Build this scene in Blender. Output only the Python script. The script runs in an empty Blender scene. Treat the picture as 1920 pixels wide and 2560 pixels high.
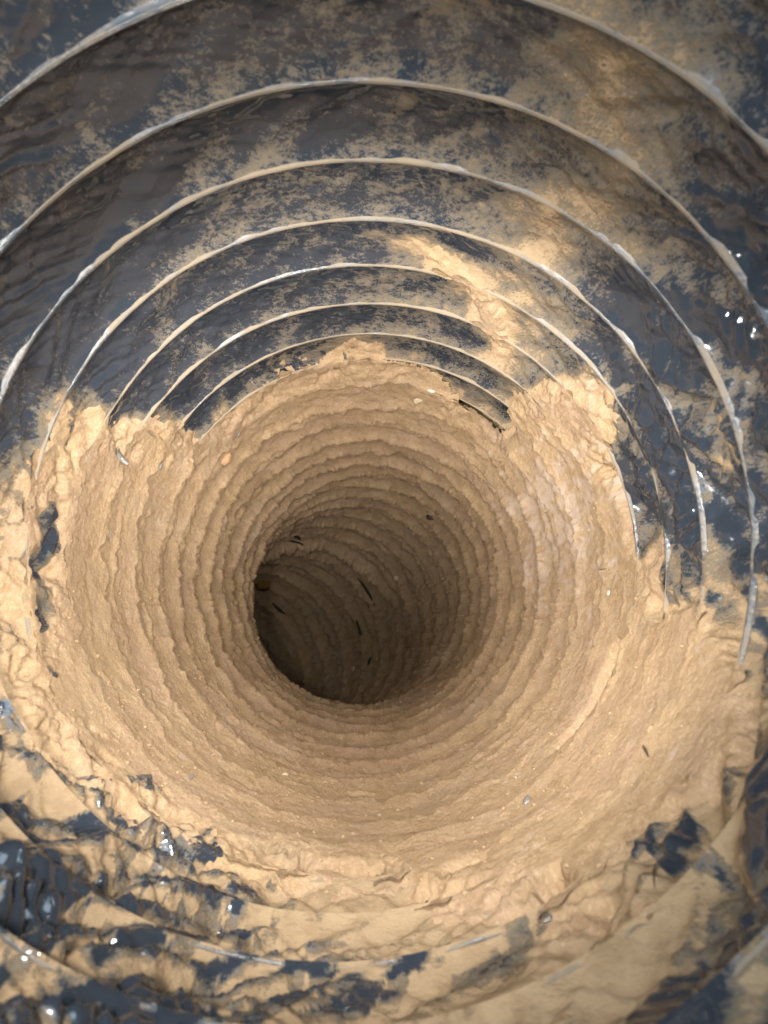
import bpy, math
import numpy as np
from mathutils import Vector

# ------------------------------------------------------------------ camera, world, light
R = 0.127                       # duct radius in metres (a ten inch flexible duct)
PITCH, D1 = 0.2993, 1.3272      # wire pitch and distance of the wire turn 0, in duct radii
sc = bpy.context.scene
CAM = Vector((0.1321 * R, 0.0, -0.3275 * R))
cd = bpy.data.cameras.new('camera')
cd.sensor_fit = 'VERTICAL'; cd.sensor_height = 34.6; cd.sensor_width = 34.6; cd.lens = 26.0
cd.clip_start = 0.004; cd.clip_end = 50
cd.dof.use_dof = True; cd.dof.focus_distance = 0.50; cd.dof.aperture_fstop = 19
cam = bpy.data.objects.new('camera', cd); sc.collection.objects.link(cam)
cam.location = CAM; cam.rotation_euler = (math.pi / 2 + 0.1715, 0, 0.0161)
sc.camera = cam

w = bpy.data.worlds.new('World'); sc.world = w; w.use_nodes = True
bg = w.node_tree.nodes['Background']
bg.inputs['Color'].default_value = (0.66, 0.83, 1.0, 1); bg.inputs['Strength'].default_value = 4.4

# four unseen fill spots added round the mouth of the duct, each shining across it on to the far side of the wall:
# they light the first half metre from all sides and leave the bend to what the walls pass on
for ang, en, AIM in ((-95, 7.6, .39), (85, 7.6, .39), (-5, 5.8, .39), (175, 11.5, .46)):   # AIM: how far down the duct the beam meets the wall
    sx, sz = math.sin(math.radians(ang)), math.cos(math.radians(ang))
    ld = bpy.data.lights.new('mouth_fill', 'SPOT')
    ld.energy = en; ld.color = (1.0, 0.975, 0.935); ld.shadow_soft_size = 0.015
    ld.spot_size = math.radians(52); ld.spot_blend = 1.0
    lamp = bpy.data.objects.new('mouth_fill', ld); sc.collection.objects.link(lamp)
    lamp.location = (0.10 * sx, 0.055, 0.10 * sz)
    tgt = Vector((-R * sx, AIM, -R * sz))
    lamp.rotation_euler = (tgt - lamp.location).to_track_quat('-Z', 'Y').to_euler()

# the phone's own lamp, weaker, beside its lens
ld = bpy.data.lights.new('phone_lamp', 'SPOT')
ld.energy = 4.5; ld.color = (1.0, 0.90, 0.78); ld.shadow_soft_size = 0.018
ld.spot_size = math.radians(104); ld.spot_blend = 1.0
lamp = bpy.data.objects.new('phone_lamp', ld); sc.collection.objects.link(lamp)
lamp.location = (CAM.x - 0.050, -0.01, CAM.z + 0.012)
lamp.rotation_euler = (math.pi / 2 + 0.14, 0, 0.0)

sc.view_settings.view_transform = 'Standard'; sc.view_settings.look = 'None'
sc.view_settings.exposure = 0.12; sc.view_settings.gamma = 1.0
sc.render.engine = 'CYCLES'
sc.cycles.max_bounces = 4; sc.cycles.diffuse_bounces = 2; sc.cycles.glossy_bounces = 2; sc.cycles.use_light_tree = False
sc.cycles.use_adaptive_sampling = True; sc.cycles.adaptive_threshold = 0.035; sc.cycles.adaptive_min_samples = 16

# ------------------------------------------------------------------ numpy noise
def _hash(x, y, z, seed):
    h = (x.astype(np.uint32) * np.uint32(374761393) + y.astype(np.uint32) * np.uint32(668265263)
         + z.astype(np.uint32) * np.uint32(2246822519) + np.uint32(seed * 3266489917 & 0xffffffff))
    h ^= h >> np.uint32(15); h *= np.uint32(2246822519); h ^= h >> np.uint32(13)
    h *= np.uint32(3266489917); h ^= h >> np.uint32(16)
    return h

def pn(x, y, z, seed=0):
    """gradient noise, about -1..1"""
    xi, yi, zi = np.floor(x), np.floor(y), np.floor(z)
    fx, fy, fz = x - xi, y - yi, z - zi
    xi, yi, zi = xi.astype(np.int64), yi.astype(np.int64), zi.astype(np.int64)
    ux, uy, uz = (t * t * t * (t * (t * 6 - 15) + 10) for t in (fx, fy, fz))
    out = 0.0
    for a in (0, 1):
        for b in (0, 1):
            for c in (0, 1):
                h = _hash(xi + a, yi + b, zi + c, seed)
                gx = (h & np.uint32(1023)).astype(np.float64) / 511.5 - 1
                gy = ((h >> np.uint32(10)) & np.uint32(1023)).astype(np.float64) / 511.5 - 1
                gz = ((h >> np.uint32(20)) & np.uint32(1023)).astype(np.float64) / 511.5 - 1
                d = gx * (fx - a) + gy * (fy - b) + gz * (fz - c)
                out = out + d * (ux if a else 1 - ux) * (uy if b else 1 - uy) * (uz if c else 1 - uz)
    return out * 1.25

def cyl(th, ka, s=1.0, sy=None, twist=0.0, seed=0):
    """noise on the cylinder wall: s = cells per radius around, sy = along"""
    t = th + twist * ka
    return pn(np.cos(t) * s + 31.7, ka * PITCH * (s if sy is None else sy) + 57.3, np.sin(t) * s + 13.1, seed)

def fbm(th, ka, s, octv=3, seed=0):
    o, a = 0.0, 1.0
    for i in range(octv):
        o = o + a * cyl(th, ka, s * 2.03 ** i, seed=seed + i); a *= 0.5
    return o

def sstep(a, b, x):
    t = np.clip((x - a) / (b - a), 0, 1); return t * t * (3 - 2 * t)

def tab(th, degs, vals):
    """periodic table over the angle (degrees from the top, clockwise)"""
    d = np.degrees(th); d = (d + 180) % 360 - 180
    return np.interp(d, degs, vals, period=360)

# ------------------------------------------------------------------ the run of the duct
K0, RB, ANG, AMAX = 13.0, 4.17, math.radians(202), math.radians(85)
Bv = np.array([math.cos(ANG), 0, math.sin(ANG)]); Yv = np.array([0, 1.0, 0]); Nv = np.cross(Yv, Bv)
D0 = D1 + K0 * PITCH

def pos(th, ka, r):
    """angle from the top, axial place in wire turns, radius in duct radii -> world metres"""
    th, ka, r = np.broadcast_arrays(np.asarray(th, float), np.asarray(ka, float), np.asarray(r, float))
    s = D1 + ka * PITCH
    ox, oz = r * np.sin(th), r * np.cos(th)
    e = ox * Bv[0] + oz * Bv[2]; h = ox * Nv[0] + oz * Nv[2]
    a = np.clip((s - D0) / RB, 0, AMAX)
    st = np.minimum(s, D0); ex = np.maximum(s - D0 - RB * AMAX, 0)
    ca, sa = np.cos(a), np.sin(a)
    y = st + RB * sa + ex * ca - e * sa
    l = RB * (1 - ca) + ex * sa + e * ca
    P = y[..., None] * Yv + l[..., None] * Bv + h[..., None] * Nv
    return P * R

# ------------------------------------------------------------------ fields on the wall
def wire_off(th, ka):           # the coil is not quite round
    return 0.012 * cyl(th, ka, 1.3, 2.0, seed=90)

def fold(th, ka):               # creases that run from wire to wire, about -1 in the troughs to 1 on the crests
    wob = .25 * cyl(th, ka, 2.5, seed=8)
    c1 = 1 - np.abs(cyl(th + .1 * wob, ka, 6.6, 1.3, twist=0.42, seed=3) + .25 * wob) * 3.4
    c2 = 1 - np.abs(cyl(th, ka, 10.0, 4.5, twist=-0.60, seed=5)) * 3.4
    return 0.62 * c1 + 0.34 * c2

def facets(th, ka, nc, seed=0, longer=1.9, shear=.45):
    """crumpled film: flat triangles between sharp creases; nc cells round the duct.
    Returns the height in duct radii and one random number 0..1 for the facet"""
    cell = 2 * math.pi / nc
    y = ka * PITCH / (cell * longer) + .45 * cyl(th, ka, nc / 14, seed=seed + 40) + 1000
    x = (th + math.pi) / cell + shear * (y - 1000) + .55 * cyl(th, ka, nc / 12, seed=seed + 41) + 50 * nc
    ix, iy = np.floor(x).astype(np.int64), np.floor(y).astype(np.int64)
    fx, fy = x - ix, y - iy
    def hv(i, j, k=0): return _hash(np.mod(i, nc), j, np.full_like(i, k), seed).astype(np.float64) / 4294967295 - .5
    h00, h10, h01, h11 = hv(ix, iy), hv(ix + 1, iy), hv(ix, iy + 1), hv(ix + 1, iy + 1)
    lowt = fx + fy < 1
    h = np.where(lowt, h00 + (h10 - h00) * fx + (h01 - h00) * fy, h11 + (h01 - h11) * (1 - fx) + (h10 - h11) * (1 - fy))
    return h * cell * .62, np.where(lowt, hv(ix, iy, 1), hv(ix, iy, 2)) + .5

def film_in(th, ka, u, c):
    """how far the film stands inward of the nominal wall (duct radii)"""
    uc = np.clip(u, 0, 1); S = np.clip(np.sin(np.pi * uc), 0, 1)
    W = tab(th, [-180, -165, -150, -125, -105, -80, -55, -30, 0, 30, 55, 75, 95, 110, 130, 150, 168],
            [.024, .050, .066, .060, .036, .026, .018, .009, .006, .009, .022, .036, .036, .026, .034, .034, .026])
    c3 = 1 - np.abs(cyl(th, ka, 21.0, 8.0, twist=0.4, seed=7)) * 3.2
    fa = facets(th, ka, 58, 5)[0]; fb = facets(th, ka, 127, 6, 2.2, -.5)[0]
    crump = tab(th, [-180, -165, -120, -95, -60, -30, 0, 30, 55, 75, 100, 115, 135, 160], [.5, 1.3, 1.9, 1.2, .7, .30, .25, .35, .9, 1.7, 1.6, .5, .5, .4])
    d = np.degrees(th)
    for bd, bk, wd, wk in ((137, 1.0, 9, .6), (128, .6, 10, .6), (143, -.4, 10, .6)):
        crump = crump + 1.2 * np.exp(-((d - bd) / wd) ** 2 - ((ka - bk) / wk) ** 2)
    wr = W * S ** 0.6 * (fold(th, ka) + 0.10 * c3 - 0.30) + crump * S ** .6 * (.95 * fa + .60 * fb)
    wr = wr * (1 - .9 * sstep(.4, 1.8, c))                   # pressed flat under the caked dust
    bulge = -0.034 * S ** 0.7
    tent = 0.010 * (np.exp(-(uc / .09) ** 2) + np.exp(-((1 - uc) / .09) ** 2))
    return bulge + wr + tent + wire_off(th, ka)

KS_D = [-180, -172, -165, -157, -150, -140, -130, -120, -111, -94, -79, -75, -71, -64, -60, -58, -49, -38, -27, -15,
        0, 11, 22, 30, 36, 41, 44, 49, 52, 59, 67, 76, 85, 93, 98, 103, 108, 115, 130, 145, 155, 165, 173]
KS_V = [3.3, 3.4, 3.4, 3.4, 3.3, 3.1, 2.8, 2.4, 2.95, 3.25, 3.1, 3.2, 3.5, 3.9, 4.4, 5.6, 6.8, 7.5, 7.4, 7.25,
        7.0, 7.4, 7.7, 8.2, 8.1, 7.0, 6.2, 5.3, 4.65, 4.5, 4.75, 4.5, 4.35, 3.9, 3.7, 2.2, 1.0, 0.2, 0.6, 0.9, 1.4, 2.4, 3.2]
# (angle, axial place, half width in degrees, half length in turns, amount): dust lying on bare film, or bare film in the dust
BLOBS = [
    (8, 3.60, 8, .24, 1.35), (17, 3.75, 6, .24, 1.35), (23, 4.15, 5, .34, 1.6), (27, 4.4, 4, .42, 1.6), (30, 4.8, 4, .42, 1.7), (33, 5.3, 3, .40, 1.5),
    (24, 4.9, 9, .25, .7), (34, 6.0, 5, .5, .9),
    (80, 2.2, 7, .30, 1.4), (88, 2.55, 6, .25, 1.4), (100, 1.9, 6, .4, 1.4), (66, 3.4, 5, .25, .8),
    # bare film
    (39, 7.5, 10, .45, -2.4), (44, 8.2, 6, .35, -1.7), (-66, 5.4, 3, .45, -1.6), (-50, 6.9, 4, .4, -1.2), (-61, 4.6, 2.5, .35, -1.2),
    (-85, 3.85, 3, .2, -2.0), (-90, 3.95, 2.5, .18, -2.0), (-95, 3.75, 4, .16, -1.8), (-103, 3.7, 3.5, .2, -2.2),
    (80, 3.3, 12, .40, -1.2), (93, 3.4, 7, .40, -2.6), (104, 4.0, 5, .35, -2.4), (98, 2.35, 9, .42, -3.0), (103, 1.6, 10, .35, -3.4),
    (76, 4.6, 8, .35, -1.8), (85, 4.75, 6, .3, -1.8), (112, 5.1, 6, .22, -2.9), (120, 5.02, 7, .20, -3.0), (131, 5.08, 7, .16, -3.1),
    (139, 1.3, 4.5, .26, -2.6), (134, 1.1, 4, .30, -2.6), (130, .85, 5, .32, -2.6), (126, .55, 8, .45, -2.6), (133, .5, 5, .4, -2.6),
    (-176, 3.9, 3.5, .13, -1.2), (177, 3.6, 3.5, .12, -1.6), (163, 2.65, 4, .10, -2.4), (160, 3.3, 4, .12, -2.6), (170, 3.0, 3, .1, -1.8),
    (115, 1.2, 4, .25, -2.2), (-166, 3.9, 4, .14, -1.2), (-152, 3.9, 4, .14, -1.2), (158, 1.6, 4, .2, -2.0), (150, 1.9, 2, .2, -1.6),
]

def cover(th, ka):
    c = (ka - tab(th, KS_D, KS_V)) * 1.25
    c = np.clip(c, -1.6, 3.2) + .45 * cyl(th, ka, 12, 3.0, twist=.35, seed=24)
    d = np.degrees(th)
    for bd, bk, wd, wk, am in BLOBS:
        q = ((d - bd + 180) % 360 - 180) / wd
        m = (np.abs(q) < 3) & (np.abs(ka - bk) < 3 * wk)
        if m.any():
            c[m] += am * np.exp(-(q[m] ** 2 + ((ka[m] - bk) / wk) ** 2) * 0.8)
    c = c + 0.55 * fbm(th, ka, 5.0, 3, seed=21) + 0.38 * cyl(th, ka, 30, seed=27) + 0.26 * cyl(th, ka, 66, seed=28)
    return c

def deep(ka, th):               # the drift that fills the low outer side of the bend
    t = np.interp(ka, [5, 8, 10, 12, 14, 16, 18, 22, 30], [0, .075, .13, .19, .225, .25, .22, .14, .12])
    return t * (.5 - .5 * np.cos(th + math.pi / 4)) + np.interp(ka, [5, 11, 15, 19], [0, .012, .02, .0]) * sstep(-1, 1, -np.cos(th + 0.9))

def dust_in(th, ka, u, c):
    """inward height of the dust surface without the ridge lips"""
    base = film_in(th, ka, u, c); smooth = -0.010 + wire_off(th, ka)
    k = sstep(0.0, 1.1, c)
    t = np.where(c > 0, 0.003 + 0.016 * sstep(0, 1.1, c), 0.003 + 0.02 * c)
    low = sstep(0.2, 1.0, -np.cos(th))            # thicker, lumpier on the floor near the mouth
    t = t + sstep(0, 2.4, c) * low * (0.016 + 0.022 * fbm(th, ka, 3.0, 2, seed=41)) * sstep(9, 3, ka)
    return base * (1 - 0.88 * k) + smooth * 0.88 * k + t + deep(ka, th)

def link(name, me, mat, parent=None, **props):
    o = bpy.data.objects.new(name, me); sc.collection.objects.link(o)
    if mat: me.materials.append(mat)
    if parent: o.parent = parent
    for a, v in props.items(): o[a] = v
    return o

def grid_mesh(name, P, keep=None, attrs=None, smooth=True):
    """P: (rows, cols, 3) grid of points -> mesh of quads, keep: bool per quad"""
    r, c, _ = P.shape
    idx = np.arange(r * c).reshape(r, c)
    q = np.stack([idx[:-1, :-1], idx[:-1, 1:], idx[1:, 1:], idx[1:, :-1]], -1).reshape(-1, 4)
    if keep is not None: q = q[keep.reshape(-1)]
    used = np.unique(q); remap = np.full(r * c, -1, np.int64); remap[used] = np.arange(len(used))
    q = remap[q]; V = P.reshape(-1, 3)[used]
    me = bpy.data.meshes.new(name)
    me.vertices.add(len(V)); me.vertices.foreach_set('co', V.astype(np.float32).ravel())
    me.loops.add(q.size); me.loops.foreach_set('vertex_index', q.astype(np.int32).ravel())
    me.polygons.add(len(q)); me.polygons.foreach_set('loop_start', np.arange(0, q.size, 4, dtype=np.int32))
    me.polygons.foreach_set('loop_total', np.full(len(q), 4, np.int32))
    me.update(calc_edges=True)
    me.polygons.foreach_set('use_smooth', np.full(len(q), smooth, bool))
    for an, av in (attrs or {}).items():
        at = me.attributes.new(an, 'FLOAT', 'POINT'); at.data.foreach_set('value', av.reshape(-1)[used].astype(np.float32))
    return me

# ------------------------------------------------------------------ materials
class NT:
    def __init__(s, name):
        s.m = bpy.data.materials.new(name); s.m.use_nodes = True
        s.t = s.m.node_tree; s.n = s.t.nodes; s.bsdf = s.n['Principled BSDF']
        s.co = s.n.new('ShaderNodeTexCoord').outputs['Object']
    def l(s, a, b): s.t.links.new(a, b)
    def noise(s, scale, detail=4, rough=.55, dist=0.0, vec=None):
        n = s.n.new('ShaderNodeTexNoise'); n.inputs['Scale'].default_value = scale
        n.inputs['Detail'].default_value = detail; n.inputs['Roughness'].default_value = rough
        n.inputs['Distortion'].default_value = dist; s.l(vec or s.co, n.inputs['Vector']); return n.outputs['Fac']
    def ramp(s, fac, stops):
        r = s.n.new('ShaderNodeValToRGB'); e = r.color_ramp.elements
        while len(e) < len(stops): e.new(0.5)
        for el, (p, c) in zip(e, stops):
            el.position = p; el.color = c if len(c) == 4 else (*c, 1)
        s.l(fac, r.inputs['Fac']); return r.outputs['Color']
    def math(s, op, a, b=None, clamp=False):
        m = s.n.new('ShaderNodeMath'); m.operation = op; m.use_clamp = clamp
        for i, v in enumerate((a, b)):
            if v is None: continue
            if isinstance(v, (int, float)): m.inputs[i].default_value = v
            else: s.l(v, m.inputs[i])
        return m.outputs[0]
    def rng(s, v, a, b, c=0.0, d=1.0):
        m = s.n.new('ShaderNodeMapRange'); m.interpolation_type = 'SMOOTHSTEP'
        s.l(v, m.inputs['Value'])
        for nm, x in zip(('From Min', 'From Max', 'To Min', 'To Max'), (a, b, c, d)): m.inputs[nm].default_value = x
        return m.outputs['Result']
    def mix(s, fac, a, b):
        m = s.n.new('ShaderNodeMix'); m.data_type = 'RGBA'
        if isinstance(fac, (int, float)): m.inputs['Factor'].default_value = fac
        else: s.l(fac, m.inputs['Factor'])
        for sock, v in ((m.inputs['A'], a), (m.inputs['B'], b)):
            sk = [x for x in m.inputs if x.name == sock.name and x.type == 'RGBA'][0]
            if isinstance(v, tuple): sk.default_value = (*v, 1)
            else: s.l(v, sk)
        return [o for o in m.outputs if o.type == 'RGBA'][0]
    def attr(s, name):
        a = s.n.new('ShaderNodeAttribute'); a.attribute_name = name; return a.outputs['Fac']
    def bump(s, h, strength, dist, prev=None):
        b = s.n.new('ShaderNodeBump'); b.inputs['Strength'].default_value = strength; b.inputs['Distance'].default_value = dist
        s.l(h, b.inputs['Height'])
        if prev is not None: s.l(prev, b.inputs['Normal'])
        return b.outputs['Normal']

DUST_A, DUST_B = (.405, .282, .162), (.310, .205, .114)

def dust_material():
    t = NT('dust')
    big = t.noise(22, 2); mid = t.noise(120, 3, .6); fine = t.noise(750, 2, .7)
    col = t.mix(t.rng(big, .35, .68), DUST_A, (.390, .268, .172))
    col = t.mix(t.rng(mid, .42, .68, 0, .8), col, DUST_B)
    col = t.mix(t.rng(fine, .48, .70, 0, .7), col, (.50, .37, .235))
    col = t.mix(t.rng(t.noise(38, 3, .65), .50, .74, 0, .5), col, (.335, .255, .172))
    col = t.mix(t.attr('pale'), col, (.48, .375, .30))
    t.l(col, t.bsdf.inputs['Base Color'])
    t.bsdf.inputs['Roughness'].default_value = 1.0
    t.bsdf.inputs['Specular IOR Level'].default_value = 0.08
    n = t.bump(t.noise(360, 4, .8), .75, .0018)
    t.l(n, t.bsdf.inputs['Normal'])
    return t.m

def film_material():
    t = NT('dusty_black_film')
    a = t.attr('dust')
    mp = t.n.new('ShaderNodeMapping'); t.l(t.co, mp.inputs['Vector'])
    mp.inputs['Rotation'].default_value = (0, .35, 0); mp.inputs['Scale'].default_value = (.55, .8, 1.5)
    n1 = t.noise(100, 4, .78, vec=mp.outputs['Vector']); n2 = t.noise(560, 3, .78, vec=mp.outputs['Vector']); n3 = t.noise(1700, 1, .7)
    v = t.math('ADD', t.math('MULTIPLY', n1, .50), t.math('ADD', t.math('MULTIPLY', n2, .66), t.math('MULTIPLY', n3, .34)))
    v = t.math('ADD', v, t.math('SUBTRACT', a, .20))
    thin = t.rng(v, .76, .98); thick = t.rng(v, .94, 1.20)
    film = t.mix(t.noise(9, 1), (.019, .026, .037), (.027, .034, .045))
    col = t.mix(t.math('MULTIPLY', thin, .55), film, (.25, .20, .135))
    dust = t.mix(t.rng(t.noise(150, 3, .6), .4, .7), (.335, .243, .148), (.275, .194, .115))
    col = t.mix(t.math('MULTIPLY', thick, .95), col, dust)
    t.l(col, t.bsdf.inputs['Base Color'])
    t.l(t.rng(thin, 0, 1, .085, .9), t.bsdf.inputs['Roughness'])
    t.l(t.rng(thin, 0, 1, .6, .06), t.bsdf.inputs['Specular IOR Level'])
    t.l(t.rng(thin, 0, .6, .6, 0), t.bsdf.inputs['Coat Weight']); t.bsdf.inputs['Coat Roughness'].default_value = .05
    nb = t.bump(t.noise(70, 1, .4, .5), .16, .0022)
    nb = t.bump(t.math('MULTIPLY', n2, thick), .8, .0012, nb)
    t.l(nb, t.bsdf.inputs['Normal'])
    return t.m

def wire_material():
    t = NT('film_covered_wire')
    v = t.math('ADD', t.noise(70, 5, .65), t.attr('dust'))
    d = t.rng(v, .62, 1.05)
    col = t.mix(t.math('MULTIPLY', d, .93), (.050, .056, .064), (.25, .195, .13))
    t.l(col, t.bsdf.inputs['Base Color'])
    t.l(t.rng(d, 0, 1, .14, .72), t.bsdf.inputs['Roughness'])
    t.bsdf.inputs['Specular IOR Level'].default_value = .5
    t.l(t.bump(t.noise(600, 4, .65), .4, .0006), t.bsdf.inputs['Normal'])
    return t.m

def plain(name, c1, c2, scale=300, rough=.9, spec=.2, bump=.4):
    t = NT(name)
    t.l(t.mix(t.rng(t.noise(scale, 4), .35, .68), c1, c2), t.bsdf.inputs['Base Color'])
    t.bsdf.inputs['Roughness'].default_value = rough; t.bsdf.inputs['Specular IOR Level'].default_value = spec
    t.l(t.bump(t.noise(scale * 3, 4), bump, .0006), t.bsdf.inputs['Normal'])
    return t.m

M_DUST, M_FILM, M_WIRE = dust_material(), film_material(), wire_material()

# ------------------------------------------------------------------ the duct: film bands between the turns of a wire coil
duct = bpy.data.objects.new('flexible_duct', None); sc.collection.objects.link(duct)
duct.location = (0, 0, 0)
duct['label'] = 'black plastic flexible duct with spiral wire ribs seen from the inside'
duct['category'] = 'duct'

def film_dust(th, ka, u, c):
    base = tab(th, [-180, -150, -125, -105, -95, -75, -50, -25, 0, 20, 34, 45, 60, 80, 95, 110, 125, 150],
               [.86, .74, .70, .52, .12, .03, .09, .17, .20, .21, .36, .30, .20, .24, .42, .80, .86, .88])
    base = base + .03 + 0.16 * fbm(th, ka, 2.4, 3, seed=61) + 0.15 * cyl(th, ka, 13, 6, twist=.3, seed=64)
    low = sstep(.05, .45, -np.cos(th)); right = tab(th, [40, 60, 100, 115], [0, 1, 1, 0])
    base = base - (0.16 * sstep(.24, .05, u) - .08 * sstep(.70, 1, u)) * (1 - low)
    fo = fold(th, ka) + .20 * cyl(th, ka, 4, seed=66) + .12 * cyl(th, ka, 22, seed=67)
    open_ = tab(th, [-180, -168, -158, -115, -100, 105, 120, 140, 160, 175], [.25, .7, 1, 1, .5, .4, .30, .35, .25, .2])
    d = np.degrees(th)
    for bd, bk, wd, wk in ((137, 1.15, 6, .35), (127, .5, 9, .5), (143, -.4, 9, .5), (152, -.1, 8, .3), (104, 1.6, 9, .5), (168, 1.45, 12, .25), (-178, 1.3, 12, .25)):
        open_ = open_ + np.exp(-(((d - bd + 180) % 360 - 180) / wd) ** 2 - ((ka - bk) / wk) ** 2)
    r1 = facets(th, ka, 58, 5)[1]; r2 = facets(th, ka, 127, 6, 2.2, -.5)[1]
    bare = .60 * sstep(.25, .85, fo) + .70 * sstep(.50, .60, r1 + .10 * cyl(th, ka, 26, seed=68)) * sstep(-.35, .3, fo) + .30 * (r2 > .7)
    base = base - low * .95 * np.clip(open_, 0, 1) * np.clip(bare, 0, 1.1) - right * .34 * np.clip(bare, 0, 1) + .10 * (r2 - .5) * (1 - low)
    base = base - low * .22 * sstep(.12, .02, u) * np.clip(open_, 0, 1)
    base = np.where(low > .3, np.maximum(base, .09 + .22 * cyl(th, ka, 8, seed=70)), base)     # a veil of dust stays on the bare film too
    sd = np.interp(ka, [-2, 0, 1, 2.5, 4, 5, 6.5], [29, 32, 36, 35, 28, 32, 40])
    base = base + (.13 + .30 * cyl(th, ka, 8, seed=69)) * np.exp(-((d - sd) / 7.5) ** 2)
    for bd, bk, wd, wk in ((38, 7.45, 9, .40), (44, 8.2, 6, .25), (-22, 7.0, 12, .22), (-44, 6.6, 8, .35)):
        base = base - .32 * np.exp(-((d - bd) / wd) ** 2 - ((ka - bk) / wk) ** 2)
    near = sstep(-1.3, 0.2, c)
    return base + 0.46 * near * (1 - .5 * low)

NMIN, NEND = -6, 34
for nn in range(NMIN, NEND):
    hi = -3 <= nn <= 9
    nt, nu = (1300, 38) if -1 <= nn <= 4 else (900, 28) if hi else (260, 10)
    th = np.linspace(-np.pi, np.pi, nt + 1)[:, None] + np.zeros((1, nu + 1))
    u = np.linspace(0, 1, nu + 1)[None, :] + np.zeros((nt + 1, 1))
    ka = nn + u - th / (2 * np.pi)
    c = cover(th, ka)
    r = 1 - film_in(th, ka, u, c)
    at = {'dust': film_dust(th, ka, u, c)} if hi else {'dust': np.full(th.shape, .3)}
    link('film_band', grid_mesh('film_band', pos(th, ka, r), attrs=at), M_FILM, duct)

# wire turns: a bead and, beside it, the pinched seam of the film
prof = []
for i in range(9):
    a = math.pi * i / 8; prof.append((-0.0046 * math.cos(a) - 0.002, 0.006 + 0.0056 * math.sin(a)))
for i in range(1, 7):
    a = math.pi * i / 6; prof.append((0.0070 - 0.0032 * math.cos(a), 0.006 + 0.0040 * math.sin(a)))
prof.append((.017, -.004)); prof.insert(0, (-.014, -.004))
prof = np.array(prof)
for nn in range(NMIN, 13):
    nt = 720
    th = np.linspace(-np.pi, np.pi, nt + 1)[:, None] + np.zeros((1, len(prof)))
    kc = nn - th / (2 * np.pi)
    ka = kc + prof[None, :, 0] * .78 / PITCH
    low = sstep(.15, .6, -np.cos(th))
    jig = (.78 + .16 * cyl(th, kc, 7, 3, seed=71)) * (1 - .5 * low)
    sink = .016 * sstep(-.12, .22, cyl(th, kc, 3.2, 3, seed=75)) * sstep(.05, .5, -np.cos(th))
    r = 1 + sink - wire_off(th, kc) - (.002 + prof[None, :, 1] * jig) - .0015 * cyl(th, kc, 12, seed=72)
    dv = tab(th, [-180, -120, -80, -40, 0, 30, 60, 90, 130], [.3, .2, .12, .28, .28, .36, .24, .18, .4]) + .25 * cyl(th, kc, 3, seed=73) \
        + .03 * np.clip(kc, 0, 8) + .25 * sstep(-1.0, .2, cover(th, kc)) + .15 * sstep(.1, .5, -np.cos(th)) * cyl(th, kc, 5, seed=74)
    link('wire_turn', grid_mesh('wire_turn', pos(th, ka, r), attrs={'dust': dv}), M_WIRE, duct)

# unseen disc added round the bend to keep world light out
a = np.linspace(-np.pi, np.pi, 49)[:, None] + np.zeros((1, 6)); rr = np.linspace(0.02, 1.04, 6)[None, :] + np.zeros((49, 1))
link('end_light_block', grid_mesh('end_light_block', pos(a, NEND - .55 + .05 * cyl(a, rr * 9, 3), rr), attrs={'dust': np.full(a.shape, .4)}), M_FILM, duct)

# ------------------------------------------------------------------ the dust: one ragged ridge on each turn of the wire
crust = bpy.data.objects.new('dust_crust', None); sc.collection.objects.link(crust)
crust['label'] = 'tan crust of caked dust lining the duct in ragged ridges'
crust['category'] = 'dust'

def lip(th, n):                 # ragged offset of the lip of ridge n along the duct, and its height
    ka = n - th / (2 * np.pi)
    dl = .15 * cyl(th, ka, 7, 7, seed=81) + .18 * cyl(th, ka, 16, 16, seed=82) + .08 * cyl(th, ka, 36, 36, seed=83)
    hl = 1 + .80 * cyl(th, ka, 2.2, 4.0, seed=88) + .40 * cyl(th, ka, 6, 6, seed=84) + .34 * cyl(th, ka, 15, 15, seed=85) + .28 * cyl(th, ka, 34, 34, seed=86) + .14 * cyl(th, ka, 78, 78, seed=87)
    return dl, np.clip(hl, .12, 2.2)

def ridge_amp(th, ka):
    low = sstep(0.1, 0.9, -np.cos(th))
    a = np.interp(ka, [2, 5, 7.5, 12, 22], [.004, .014, .033, .047, .045])
    a = a * (1 + 1.3 * np.exp(-((ka - 21.0) / .55) ** 2) * sstep(.1, .8, np.cos(th + .25)))      # the thick upper lip of the bend
    return a * (1 - .55 * low * sstep(9, 4, ka)) * (1 - .25 * low)

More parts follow.
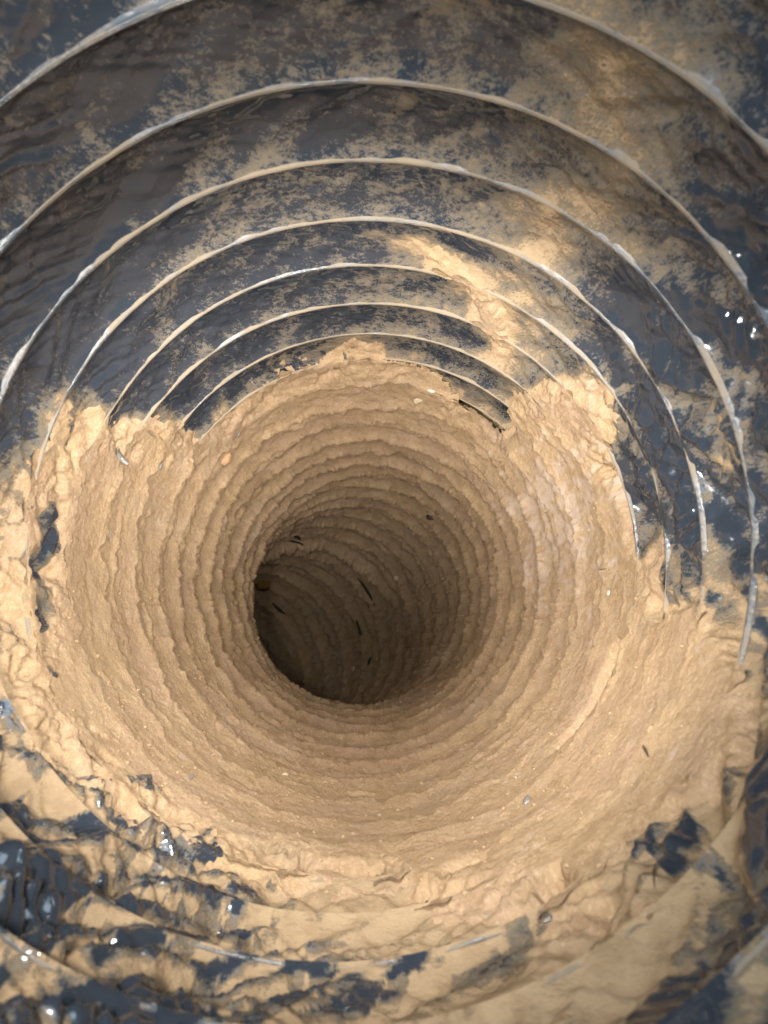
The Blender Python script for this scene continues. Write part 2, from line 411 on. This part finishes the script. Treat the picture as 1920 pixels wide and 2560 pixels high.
def dust_strip(nn, nt, nv):
    up = np.concatenate([np.linspace(0, 1, nv) ** .85, [1.0, 1.0, 1.0]])       # last three rows make the lip and its back
    th = np.linspace(-np.pi, np.pi, nt + 1)[:, None] + np.zeros((1, len(up)))
    t1 = th[:, :1]
    d0, h0 = lip(t1, nn); d1, h1 = lip(t1, nn + 1)
    u = -.05 + d0 * (1 - up[None, :]) ** 4 + 1.05 * up[None, :] + d1 * up[None, :] ** 4
    u[:, nv] += .03; u[:, nv + 1] += .05; u[:, nv + 2] += .055
    ka = nn + u - th / (2 * np.pi)
    c = cover(th, ka)
    h = dust_in(th, ka, u, c)
    st = sstep(.7, 2.6, c) * ridge_amp(th, ka)
    v = up[None, :]
    hv = 1 + (h1 - 1) * v ** 5
    prof = hv * (.62 * sstep(.40, 1.3, v) / sstep(.40, 1.3, np.array(1.0)) + .36 * v ** 7)
    prof = prof + 0.50 * np.clip(.6 + 1.6 * cyl(th, ka, 6, 3, seed=37) + .9 * cyl(th, ka, 30, 6, seed=39), 0, 2) * np.exp(-((v - .46 - .16 * cyl(th, ka, 8, 2, seed=38) - .08 * cyl(th, ka, 30, 4, seed=40)) / .06) ** 2)
    prof[:, nv] = (h1 * .86)[:, 0]; prof[:, nv + 1] = (h1 * .5)[:, 0]; prof[:, nv + 2] = -.05
    rough = (.005 * cyl(th, ka, 9, seed=31) + .0026 * cyl(th, ka, 21, seed=32) + .0030 * cyl(th, ka, 46, seed=33) + .0026 * cyl(th, ka, 95, seed=34)) * np.interp(ka, [3, 8], [.75, 1.1])
    k = sstep(-.1, 1.2, c)
    h = h + st * prof * 1.05 + rough * (.35 + .65 * k) * (1 - .3 * (v > .99))
    pale = sstep(.5, 1.1, np.exp(-(((np.degrees(th) - 74) / 26) ** 2 + ((ka - 8.0) / 3.4) ** 2)) + .9 * cyl(th, ka, 7, seed=35) + .9 * cyl(th, ka, 30, seed=36)) * .7
    keepv = h > film_in(th, ka, np.clip(u, 0, 1), c) - .012
    keepv &= c > -.55
    kq = keepv[:-1, :-1] & keepv[1:, :-1] & keepv[:-1, 1:] & keepv[1:, 1:]
    if kq.sum() < 60: return
    P = pos(th, ka, 1 - h)
    for i, m in enumerate(pieces(kq)):
        nm = 'dust_ridge' if i == 0 else 'dust_patch'
        link(nm, grid_mesh(nm, P, keep=m, attrs={'pale': pale}), M_DUST, crust)

def pieces(kq):
    """the connected pieces of a strip, largest first; specks are dropped"""
    if kq.all(): return [kq]
    lab = np.where(kq, np.arange(1, kq.size + 1).reshape(kq.shape), 0)
    while True:                 # spread the largest number through each piece, by runs along both axes
        old = lab
        for ax in (0, 1):
            m = np.moveaxis(lab, ax, 1).copy()
            for rev in (False, True):
                w = m[:, ::-1] if rev else m
                run = np.zeros(len(w), w.dtype)
                for j in range(w.shape[1]):
                    run = np.where(w[:, j] > 0, np.maximum(run, w[:, j]), 0); w[:, j] = run
            lab = np.moveaxis(m, 1, ax)
        if (lab == old).all(): break
    ids, cnt = np.unique(lab[lab > 0], return_counts=True)
    o = np.argsort(-cnt)
    return [lab == ids[i] for i in o if cnt[i] >= 50]

for nn in range(-4, NEND - 1):
    if nn < 7: dust_strip(nn, 1500, 26)
    elif nn < 20: dust_strip(nn, 1200, 17)
    else: dust_strip(nn, 600, 12)

# ------------------------------------------------------------------ small things lying on the dust
from mathutils import Matrix
bpy.context.view_layer.update()
dg = bpy.context.evaluated_depsgraph_get()
rng = np.random.default_rng(11)
EYE = Vector((0.01, 0.02, -0.03))

def spot(deg, ka, axis=False):
    """where the line from the mouth to this place on the wall meets the surface: point, frame (round, along, inward)"""
    th = math.radians(deg)
    tgt = Vector(pos(th, ka, .97)); org = Vector(pos(th, ka, .0)) if axis else EYE
    d = (tgt - org).normalized()
    hit, loc, nrm, *_ = sc.ray_cast(dg, org, d)
    if not hit: loc = tgt
    inw = (Vector(pos(th, ka, .0)) - Vector(pos(th, ka, 1.0))).normalized()
    inw = (inw + (org - loc).normalized() * .55).normalized()
    rnd = (Vector(pos(th + .01, ka, 1.0)) - Vector(pos(th, ka, 1.0))).normalized()
    rnd = (rnd - inw * rnd.dot(inw)).normalized(); alg = inw.cross(rnd)
    return loc, rnd, alg, inw

def place(name, me, mat, deg, ka, turn, label, cat, group=None, lift=0.0):
    loc, rnd, alg, inw = spot(deg, ka)
    c, sn = math.cos(math.radians(turn)), math.sin(math.radians(turn))
    x = rnd * c + alg * sn; y = inw.cross(x)
    M = Matrix((x, y, inw)).transposed().to_4x4(); M.translation = loc + inw * lift
    o = link(name, me, mat, None, label=label, category=cat)
    o.matrix_world = M
    if group: o['group'] = group
    return o

def mesh_of(name, V, F, smooth=True):
    me = bpy.data.meshes.new(name); me.from_pydata([tuple(v) for v in V], [], F); me.update()
    me.polygons.foreach_set('use_smooth', np.full(len(F), smooth, bool)); return me

def shred_mesh(L, W, curl=.25, seed=0, thick=.0004):
    """a ragged, bent strip of film with real thickness, lying along x"""
    r = np.random.default_rng(seed); n = 13
    V, F = [], []
    for i in range(n):
        f = i / (n - 1); w = W * .5 * (math.sin(math.pi * (f * .94 + .03)) ** .6) * (.75 + .5 * r.random())
        x = (f - .5) * L; yc = L * .06 * math.sin(3 * f + seed); z = curl * L * (f - .5) ** 2 + .0006 + .0006 * r.random()
        for sy, sz in ((-1, 0), (-.2, .35), (1, 0)):
            V.append((x, yc + sy * w, z + sz * w * .6))
        for sy, sz in ((1, 0), (-.2, .35), (-1, 0)):
            V.append((x, yc + sy * w * .98, z + sz * w * .6 - thick))
    for i in range(n - 1):
        for j in range(6):
            a = i * 6 + j; b = i * 6 + (j + 1) % 6; F.append((a, b, b + 6, a + 6))
    F.append((0, 5, 4, 3, 2, 1)); e = (n - 1) * 6; F.append((e, e + 1, e + 2, e + 3, e + 4, e + 5))
    return mesh_of('shred', V, F)

def lump_mesh(a, b, c, seed=0, nu=14, nv=9, rough=.22):
    """an irregular grain, half sunk"""
    V, F = [], []
    for j in range(nv):
        p = math.pi * j / (nv - 1)
        for i in range(nu):
            q = 2 * math.pi * i / nu
            V.append((math.sin(p) * math.cos(q), math.sin(p) * math.sin(q), math.cos(p)))
    V = np.array(V)
    d = 1 + rough * (pn(V[:, 0] * 1.7 + seed * 3.1, V[:, 1] * 1.7, V[:, 2] * 1.7, seed) + .5 * pn(V[:, 0] * 4 + seed, V[:, 1] * 4, V[:, 2] * 4, seed + 1)) * 1.6
    V = V * d[:, None] * np.array([a, b, c])
    for j in range(nv - 1):
        for i in range(nu):
            F.append((j * nu + i, j * nu + (i + 1) % nu, (j + 1) * nu + (i + 1) % nu, (j + 1) * nu + i))
    return mesh_of('lump', V, F)

def twig_mesh(L, r0, seed=0, n=12, m=6):
    r = np.random.default_rng(seed); V, F = [], []; y = z = 0.0
    for i in range(n):
        f = i / (n - 1); y += (r.random() - .5) * L * .05; z = L * .05 * math.sin(math.pi * f) + r0 * .8
        rad = r0 * (1 - .65 * abs(2 * f - .8)) * (.85 + .3 * r.random()) + r0 * .12
        for k in range(m):
            q = 2 * math.pi * k / m; V.append(((f - .5) * L, y + rad * math.cos(q), z + rad * math.sin(q)))
    for i in range(n - 1):
        for k in range(m): F.append((i * m + k, i * m + (k + 1) % m, (i + 1) * m + (k + 1) % m, (i + 1) * m + k))
    F.append(tuple(range(m))); F.append(tuple(range((n - 1) * m, n * m)))
    return mesh_of('twig', V, F)

M_DARK = plain('dark_film_scrap', (.028, .020, .013), (.05, .036, .023), 400, .6, .3)
M_GLOSS = plain('clear_film_scrap', (.16, .15, .13), (.24, .22, .19), 500, .14, .8, .3)
M_PALE = plain('pale_grit', (.44, .35, .23), (.50, .41, .29), 600)
M_WHITE = plain('white_grit', (.50, .46, .38), (.58, .54, .46), 600, .5, .5)
M_ORANGE = plain('orange_earth', (.42, .26, .14), (.37, .23, .12), 500)
M_AMBER = plain('amber_grit', (.20, .115, .03), (.16, .09, .02), 300, .6, .3)
M_TWIG = plain('dry_twig', (.05, .032, .02), (.10, .065, .04), 700)
M_CRUMB = plain('dust_crumb', (.40, .285, .168), (.32, .218, .125), 500)

GD = 'dark film scraps in the bend'
place('film_scrap', shred_mesh(.046, .0062, .12, 1), M_DARK, 51, 21.9, 4, 'long dark film scrap slanting across the shaded far wall of the bend', 'film scrap', GD)
place('film_scrap', shred_mesh(.028, .0045, .1, 2), M_DARK, 71, 23.05, 5, 'short upright dark film scrap just below the long slanting one', 'film scrap', GD)
place('film_scrap', shred_mesh(.026, .0060, .1, 3), M_DARK, 32.4, 25.66, 8, 'dark film scrap deepest in the bend, in its black left end', 'film scrap', GD)
place('film_scrap', shred_mesh(.014, .0040, .1, 4), M_DARK, 92.9, 22.87, -35, 'small dark film scrap lowest on the shaded far wall', 'film scrap', GD)
place('film_scrap', shred_mesh(.030, .0035, .2, 5), M_DARK, -15.8, 20.9, -25, 'thin dark film scrap at the upper left lip of the bend', 'film scrap', GD)
place('film_scrap', shred_mesh(.020, .0050, .2, 6), M_DARK, -19, 20.3, -40, 'stubby dark film scrap pressed above the thin one at the lip of the bend', 'film scrap', GD)
place('dirt_clod', lump_mesh(.0042, .0032, .003, 7), M_DARK, 35.2, 16.42, 20, 'small blackish clod stuck among ridges above right of the bend', 'dirt clod')
place('pale_pebble', lump_mesh(.0036, .0034, .0025, 8), M_PALE, 52.4, 20.31, 0, 'round pale pebble on the far wall right of the long dark scrap', 'pebble')
place('pale_pebble', lump_mesh(.0038, .0036, .0025, 9), M_PALE, 93.5, 23.7, 0, 'round pale pebble low on the shaded wall near the bottom edge of the bend', 'pebble')
place('amber_clod', lump_mesh(.011, .012, .006, 10), M_AMBER, 6.6, 24.99, 30, 'dim amber clod high in the dark left end of the bend', 'dirt clod')
place('white_chip', lump_mesh(.0026, .0012, .0010, 11, rough=.3), M_WHITE, 18.5, 7.85, 10, 'bright white chip at the top edge of the dust crust', 'chip')
place('pale_flake', lump_mesh(.0048, .0026, .0009, 12, rough=.3), M_PALE, 14.9, 8.5, 60, 'pale flat flake on the first ridges just below the white chip', 'flake')
place('orange_pebble', lump_mesh(.0050, .0034, .0022, 13), M_ORANGE, -50.3, 8.47, 10, 'smooth orange pebble resting on the upper left ridges', 'pebble')
place('film_curl', shred_mesh(.0115, .0028, 1.1, 14), M_GLOSS, -67.6, 4.78, 75, 'bright curled bit of clear film at the left edge of the dust', 'film scrap')
place('film_glint', shred_mesh(.0042, .0020, .3, 15), M_GLOSS, -64.2, 6.16, 20, 'tiny shining bit of film right of the curled one', 'film scrap')
place('film_glint', shred_mesh(.0045, .0016, .3, 16), M_GLOSS, -42.9, 7.97, 20, 'tiny shining bit of film where the last upper left rib meets the dust', 'film scrap')
place('film_glint', shred_mesh(.0050, .0014, .2, 17), M_GLOSS, -143.3, 4.78, 80, 'thin shining bit of film on the lower left dust slope', 'film scrap')
place('film_glint', shred_mesh(.0045, .0030, .3, 18), M_GLOSS, 146.3, 4.05, 40, 'square shining bit of film on the smooth lower right dust', 'film scrap')
place('film_glint', shred_mesh(.0030, .0018, .3, 19), M_GLOSS, 153.5, 1.17, 10, 'shining speck of film on the dust nearest the bottom edge, right of centre', 'film scrap')
place('twig', twig_mesh(.0068, .00032, 20), M_TWIG, 140.7, .74, 55, 'short dark twig lying on dust at lower right beside bare film', 'twig')
place('twig', twig_mesh(.0060, .00022, 21), M_TWIG, 91.7, 5.99, 85, 'hair thin dark stalk on the right dust wall', 'twig')
place('twig', twig_mesh(.0075, .00040, 22), M_TWIG, 127.8, 2.36, 70, 'brown stalk half buried in dust on the right slope below the stained patches', 'twig')
place('white_chip', lump_mesh(.0016, .0012, .0009, 23), M_WHITE, 97.6, 5.68, 0, 'tiny white chip below the hair thin stalk on the right wall', 'chip')
place('yellow_fleck', lump_mesh(.0022, .0014, .0010, 24), M_PALE, -157.9, 7.51, 50, 'small yellowish fleck on the floor left of centre below the bend', 'chip')

# loose crumbs: too many and too small to tell apart
V0 = np.array([(0, 0, 1), (.9, 0, .3), (.2, .88, .35), (-.8, .45, .25), (-.7, -.6, .3), (.3, -.9, .2), (.6, .5, -.6), (-.5, .6, -.6), (-.6, -.5, -.7), (.5, -.5, -.6)])
F0 = [(0, 1, 2), (0, 2, 3), (0, 3, 4), (0, 4, 5), (0, 5, 1), (1, 6, 2), (2, 6, 7), (2, 7, 3), (3, 7, 8), (3, 8, 4), (4, 8, 9), (4, 9, 5), (5, 9, 1), (1, 9, 6), (6, 9, 8, 7)]
cv, cf = [], []
tries = 0
while len(cv) < 1800 and tries < 6000:
    tries += 1
    deg = rng.uniform(-180, 180); ka = rng.uniform(.2, 15)
    th = math.radians(deg)
    if rng.random() > .25 + .75 * max(0, -math.cos(th)): continue
    if ka < float(tab(np.array(th), KS_D, KS_V)) + .35: continue
    org = Vector(pos(th, ka, .3)); tgt = Vector(pos(th, ka, 1.0))
    hit, loc, nrm, *_ = sc.ray_cast(dg, org, (tgt - org).normalized())
    if not hit: continue
    sz = .00035 + .00095 * rng.random() ** 3
    q = rng.normal(size=(3, 3)); q, _r = np.linalg.qr(q)
    v = (V0 * (1 + .25 * rng.normal(size=(10, 1)))) @ q * sz * np.array([1, rng.uniform(.6, 1.2), rng.uniform(.6, 1)])
    base = len(cv) * 10
    cv.append(v + np.array(loc) * 1.0); cf += [tuple(i + base for i in f) for f in F0]
cr = mesh_of('dust_crumbs', np.concatenate(cv), cf)
link('dust_crumbs', cr, M_CRUMB, None, label='loose tan crumbs scattered over the dust crust', category='crumbs', kind='stuff')
